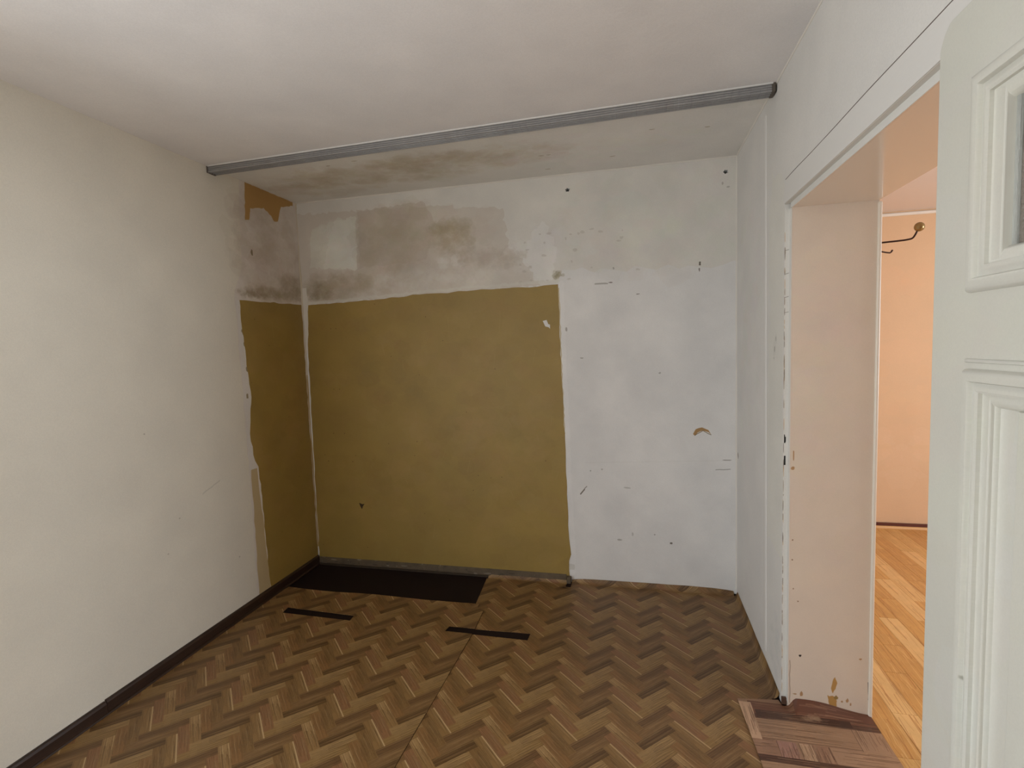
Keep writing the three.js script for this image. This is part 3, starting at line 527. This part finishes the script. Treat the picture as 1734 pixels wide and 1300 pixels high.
// ------------------------------------------------------------------ the open panelled door (local X runs along the wall towards the viewer)
{
  const g = structGroup('door_1', 'white panelled door standing open against the right wall, obscured glass at the top', XR - 0.02, 0, -1.06);
  g.rotation.y = -Math.PI / 2;
  const W = 1.06, T = 0.04, BOT = 0.01, TOP = 2.012;
  const paint = (() => {
    const p = painter(0, 1.1, 0, 2.05, 620, 121); p.fill('rgb(206,203,192)'); p.stain(0.5, 1.5, 0.6, 0.7, 'rgb(212,207,190)', 0.08, 90, 0.07); p.stain(0.5, 0.5, 0.6, 0.6, 'rgb(216,214,208)', 0.08, 90, 0.07);
    for (const [x, y, w, h] of [[0.128, 0.945, 0.008, 0.01], [0.107, 0.945, 0.004, 0.008], [0.11, 1.36, 0.004, 0.01]]) p.chip(x, y, w, h, 'rgb(150,146,132)', 0.8);
    p.grain(0.02, 0.035, 7); return p.texture();
  })();
  const mat = phys({ map: paint, roughness: 0.36, clearcoat: 0.5, clearcoatRoughness: 0.12, bumpMap: plasterBump, bumpScale: 0.0007 });
  const s = new THREE.Shape(); const r = 0.035;
  s.moveTo(0.002, BOT); s.lineTo(W, BOT); s.lineTo(W, TOP); s.lineTo(r, TOP); s.quadraticCurveTo(0.012, TOP - 0.003, 0.0, TOP - r); s.closePath();
  const GX = [0.1685, W - 0.1685], GY = [1.596, 1.852], PXX = [0.158, W - 0.158], PY = [0.24, 1.424];
  hole(s, rect(GX[0], GX[1], GY[0], GY[1]).reverse()); hole(s, rect(PXX[0], PXX[1], PY[0], PY[1]).reverse());
  const leaf = extrude(s, T - 0.004, 0.002); leaf.translate(0, 0, 0.002); mesh('leaf', leaf, mat, g);
  // mitred moulding from a profile of [inset from the outer edge, height over the face]
  const moulding = (x0, x1, y0, y1, prof) => {
    const v = [], uv = [];
    const ring = ([o, h]) => [[x0 + o, y0 + o, h], [x1 - o, y0 + o, h], [x1 - o, y1 - o, h], [x0 + o, y1 - o, h]];
    for (let i = 0; i + 1 < prof.length; i++) { const a = ring(prof[i]), b = ring(prof[i + 1]); for (let k = 0; k < 4; k++) { const n = (k + 1) % 4; for (const q of [a[k], a[n], b[n], a[k], b[n], b[k]]) { v.push(...q); uv.push(q[0], q[1]); } } }
    const e = new THREE.BufferGeometry(); e.setAttribute('position', new THREE.Float32BufferAttribute(v, 3)); e.setAttribute('uv', new THREE.Float32BufferAttribute(uv, 2)); e.computeVertexNormals(); const c = toCreasedNormals(e, 0.7); return c;
  };
  const prof = [[0, 0.0395], [0.001, 0.046], [0.004, 0.0505], [0.009, 0.053], [0.015, 0.0535], [0.020, 0.052], [0.022, 0.048], [0.0225, 0.045], [0.026, 0.046], [0.030, 0.048], [0.035, 0.0485], [0.039, 0.046], [0.0395, 0.0405], [0.048, 0.0395], [0.056, 0.036], [0.061, 0.030], [0.062, 0.02]];
  const dm = mat.clone(); dm.side = THREE.DoubleSide;
  mesh('moulding', moulding(0.105, W - 0.105, 1.562, 1.89, prof.map(([o, h]) => [Math.min(o, 0.061), h])), dm, g);
  mesh('moulding', moulding(0.105, W - 0.105, 0.19, 1.444, prof.map(([o, h]) => [o * 0.92, h])), dm, g);
  // thin nosing line over the lower panel
  mesh('nosing', new RoundedBoxGeometry(W - 0.2, 0.006, 0.008, 2, 0.002).translate(W / 2, 1.4565, T), mat, g);
  const pane = box(GX[0] - 0.002, GX[1] + 0.002, GY[0] - 0.002, GY[1] + 0.002, 0.018, 0.022);
  const bump = (() => { const n = 256, d = new Uint8Array(n * n * 4); for (let y = 0; y < n; y++) for (let x = 0; x < n; x++) { const k = 255 * Math.pow(fbm(x / 9, y / 9, 2) * 1.2, 2), i = (y * n + x) * 4; d[i] = d[i + 1] = d[i + 2] = Math.min(255, k); d[i + 3] = 255; } const t = new THREE.DataTexture(d, n, n); t.wrapS = t.wrapT = THREE.MirroredRepeatWrapping; t.magFilter = THREE.LinearFilter; t.repeat.set(4, 1.5); t.needsUpdate = true; return t; })();
  mesh('glass_pane', pane, new THREE.MeshPhysicalMaterial({ color: rgb(176, 164, 150), transmission: 0.55, thickness: 0, roughness: 0.4, ior: 1.5, bumpMap: bump, bumpScale: 0.006 }), g, 'obscured patterned glass');
  // putty along the glass
  for (const [x, y, w, h] of [[GX[0] + 0.002, (GY[0] + GY[1]) / 2, 0.01, 0.252]]) { const e = new RoundedBoxGeometry(w, h, 0.006, 2, 0.002, 2); e.translate(x, y, 0.024); mesh('putty', e, std({ color: rgb(190, 190, 182), roughness: 0.8, bumpMap: plasterBump, bumpScale: 0.004 }), g); }
  // lower panel with a raised field
  mesh('panel', (() => { const a = box(PXX[0] - 0.004, PXX[1] + 0.004, PY[0] - 0.004, PY[1] + 0.004, 0.016, 0.028); return a; })(), mat, g);
  const f = extrude(poly(rect(0.205, W - 0.205, 0.30, 1.388)), 0.003, 0.0028); f.translate(0, 0, 0.0285); mesh('raised_field', f, mat, g);
}

// ------------------------------------------------------------------ next room
const nx0 = XR + WALL;
{
  const back = extrude(poly(rect(nx0 - 0.1, NX1 + 0.2, -0.05, H)), 0.2); back.translate(0, 0, NZ - 0.2); const w = struct('wall_next_room_back', back, orange, 'orange far wall of the next room');
  const rs = poly(rect(NZ - 0.2, REAR, -0.05, H)); hole(rs, rect(...WIN2).reverse());
  const right = extrude(rs, 0.3); right.rotateY(-Math.PI / 2); right.translate(NX1 + 0.3, 0, 0); struct('wall_next_room_right', right, orange, 'orange side wall with the window of the next room');
  // the part of the next room's left wall beyond our back wall
  struct('wall_next_room_left', box(nx0 - 0.2, nx0, -0.05, H, NZ, ZB - 0.18), orange, 'orange left wall of the next room');
  const ceil = box(nx0, NX1, NH, H + 0.2, NZ, REAR); struct('ceiling', ceil, std({ color: rgb(232, 220, 212), roughness: 0.9 }), 'pale ceiling of the next room');
  const mo = new THREE.TubeGeometry(new THREE.LineCurve3(V3(nx0, 2.401, NZ + 0.004), V3(NX1, 2.401, NZ + 0.004)), 4, 0.013, 12); const trim = struct('trim_2', mo, std({ color: rgb(238, 232, 222), roughness: 0.7 }), 'white moulding between the orange wall and its ceiling');
  const bb = structGroup('baseboard_next_room', 'dark red-brown skirting of the orange wall', 2.2, 0, NZ);
  mesh('board', box(-1.3, 2.2, 0.018, 0.042, 0, 0.014), phys({ color: rgb(96, 52, 44), roughness: 0.4 }), bb);
  const qr = new THREE.CylinderGeometry(0.016, 0.016, 3.5, 10); qr.rotateZ(Math.PI / 2); qr.translate(0.45, 0.004, 0.016); mesh('quarter_round', qr, phys({ color: rgb(222, 176, 120), roughness: 0.4 }), bb);
  const cp = painter(0, 1, 0, 1, 256, 131);
}
// parquet of the next room: staves laid lengthways, those in view built one by one
{
  const woods = [0, 1, 2, 3].map((k) => {
    const p = painter(0, 0.16, 0, 0.6, 1400, 140 + k); p.fill(['rgb(212,166,100)', 'rgb(200,148,82)', 'rgb(222,178,116)', 'rgb(206,154,86)'][k]);
    for (let i = 0; i < 70; i++) { const x = p.R() * 0.16, y = p.R() * 0.6 - 0.1, l = 0.1 + p.R() * 0.3, b = (p.R() - 0.5) * 0.03; p.line([[x, y], [x + b, y + l * 0.5], [x, y + l]], p.R() < 0.6 ? 'rgb(160,100,48)' : 'rgb(232,190,134)', 0.0008 + p.R() * 0.002, 0.25 + p.R() * 0.35, 0.0006); }
    if (k === 3) for (let i = 0; i < 6; i++) p.line([[0.02 + 0.01 * i, 0], [0.05, 0.25 - 0.02 * i], [0.08 - 0.01 * i, 0.5]], 'rgb(140,84,36)', 0.0018, 0.5);
    p.grain(0.05, 0.1, 20); const t = p.texture(); t.wrapS = t.wrapT = THREE.RepeatWrapping; return phys({ map: t, roughness: 0.36, clearcoat: 0.25, clearcoatRoughness: 0.25 });
  });
  const base = box(nx0, NX1, -0.25, -0.006, NZ, REAR); base.attributes.uv; { const q = base.attributes.position, uv = base.attributes.uv; for (let i = 0; i < q.count; i++) uv.setXY(i, q.getX(i), -q.getZ(i)); }
  const f = struct('floor', base, woods[1], 'orange varnished parquet of the next room');
  const R = rng(77), SW = 0.09, SL = 0.5;
  const geos = [0, 1, 2, 3, 4].map((k) => { const g = new RoundedBoxGeometry(SW - 0.0008, 0.008, SL - 0.0008, 1, 0.0012), q = g.attributes.position, uv = g.attributes.uv; for (let i = 0; i < uv.count; i++) uv.setXY(i, q.getX(i) + 0.05 + k * 0.013, q.getZ(i) + 0.25 + k * 0.1); return g; });
  for (let c = 0; c < 16; c++) {
    const off = (c % 2) * SL / 2 + R() * 0.05;
    for (let k = 0; k < 8; k++) {
      const x = 0.893 + SW / 2 + c * SW, z = NZ + 0.02 + SL / 2 + k * SL - off; if (z - SL / 2 < NZ - 0.3 || z > -0.9) continue;
      if (z + SL / 2 < NZ + 0.02) continue;
      const m = mesh('stave', geos[Math.floor(R() * 5)], woods[Math.floor(R() * 4)], f); m.position.set(x, -0.004 + R() * 0.0004, z);
      if (z - SL / 2 < NZ) { m.scale.z = (z + SL / 2 - NZ) / SL; m.position.z = NZ + (z + SL / 2 - NZ) / 2; }
    }
  }
}
// ceiling lamp in the next room: thin bent arms, one ball end in view
{
  const t = thing('ceiling_lamp', 'thin bent dark metal lamp arms with a ball end, in front of the orange wall', 'lamp', 1.30, NH, -3.56);
  const brass = phys({ color: rgb(52, 24, 12), metalness: 0.4, roughness: 0.4 }), y = 2.046 - NH;
  const can = new THREE.LatheGeometry([[0, 0], [0.05, 0], [0.05, -0.012], [0.03, -0.03], [0.008, -0.036], [0, -0.036]].map((p) => V2(...p)), 24); mesh('canopy', can, brass, t);
  mesh('stem', new THREE.CylinderGeometry(0.006, 0.006, -y - 0.02, 10).translate(0, y / 2 - 0.01, 0), brass, t);
  mesh('hub', new THREE.LatheGeometry([[0, 0.03], [0.012, 0.025], [0.026, 0.005], [0.024, -0.015], [0.01, -0.03], [0, -0.035]].map((p) => V2(...p)), 20).translate(0, y, 0), brass, t);
  const ends = [[0.232, 0.205, true, -0.013], [0.30, -0.22, false, -0.026], [-0.22, -0.205, true, 0], [-0.26, 0.22, true, 0]];
  for (const [dx, dz, ball, dy] of ends) {
    const l = Math.hypot(dx, dz), ux = dx / l, uz = dz / l, P = (r, h) => V3(ux * r, y + dy * r / l + h, uz * r);
    const up = ball ? [P(l - 0.03, 0), P(l - 0.008, 0.005), P(l + 0.004, 0.022), P(l + 0.014, 0.045)] : [P(l - 0.03, 0), P(l - 0.004, 0.004), P(l + 0.012, 0.02)];
    const arm = mesh('arm', new THREE.TubeGeometry(new THREE.CatmullRomCurve3([P(0.01, 0), P(l * 0.5, 0.0), ...up]), 40, 0.005, 8), brass, t);
    if (ball) { const b = new THREE.SphereGeometry(0.025, 24, 16); b.scale(1, 1.02, 1); b.translate(...P(l + 0.022, 0.062).toArray()); mesh('ball', b, phys({ color: rgb(150, 124, 78), metalness: 0.5, roughness: 0.25 }), arm, 'dull brass ball'); }
  }
}

scene.traverse((o) => { if (o.isMesh) o.castShadow = o.receiveShadow = true; });
renderer.render(scene, camera);
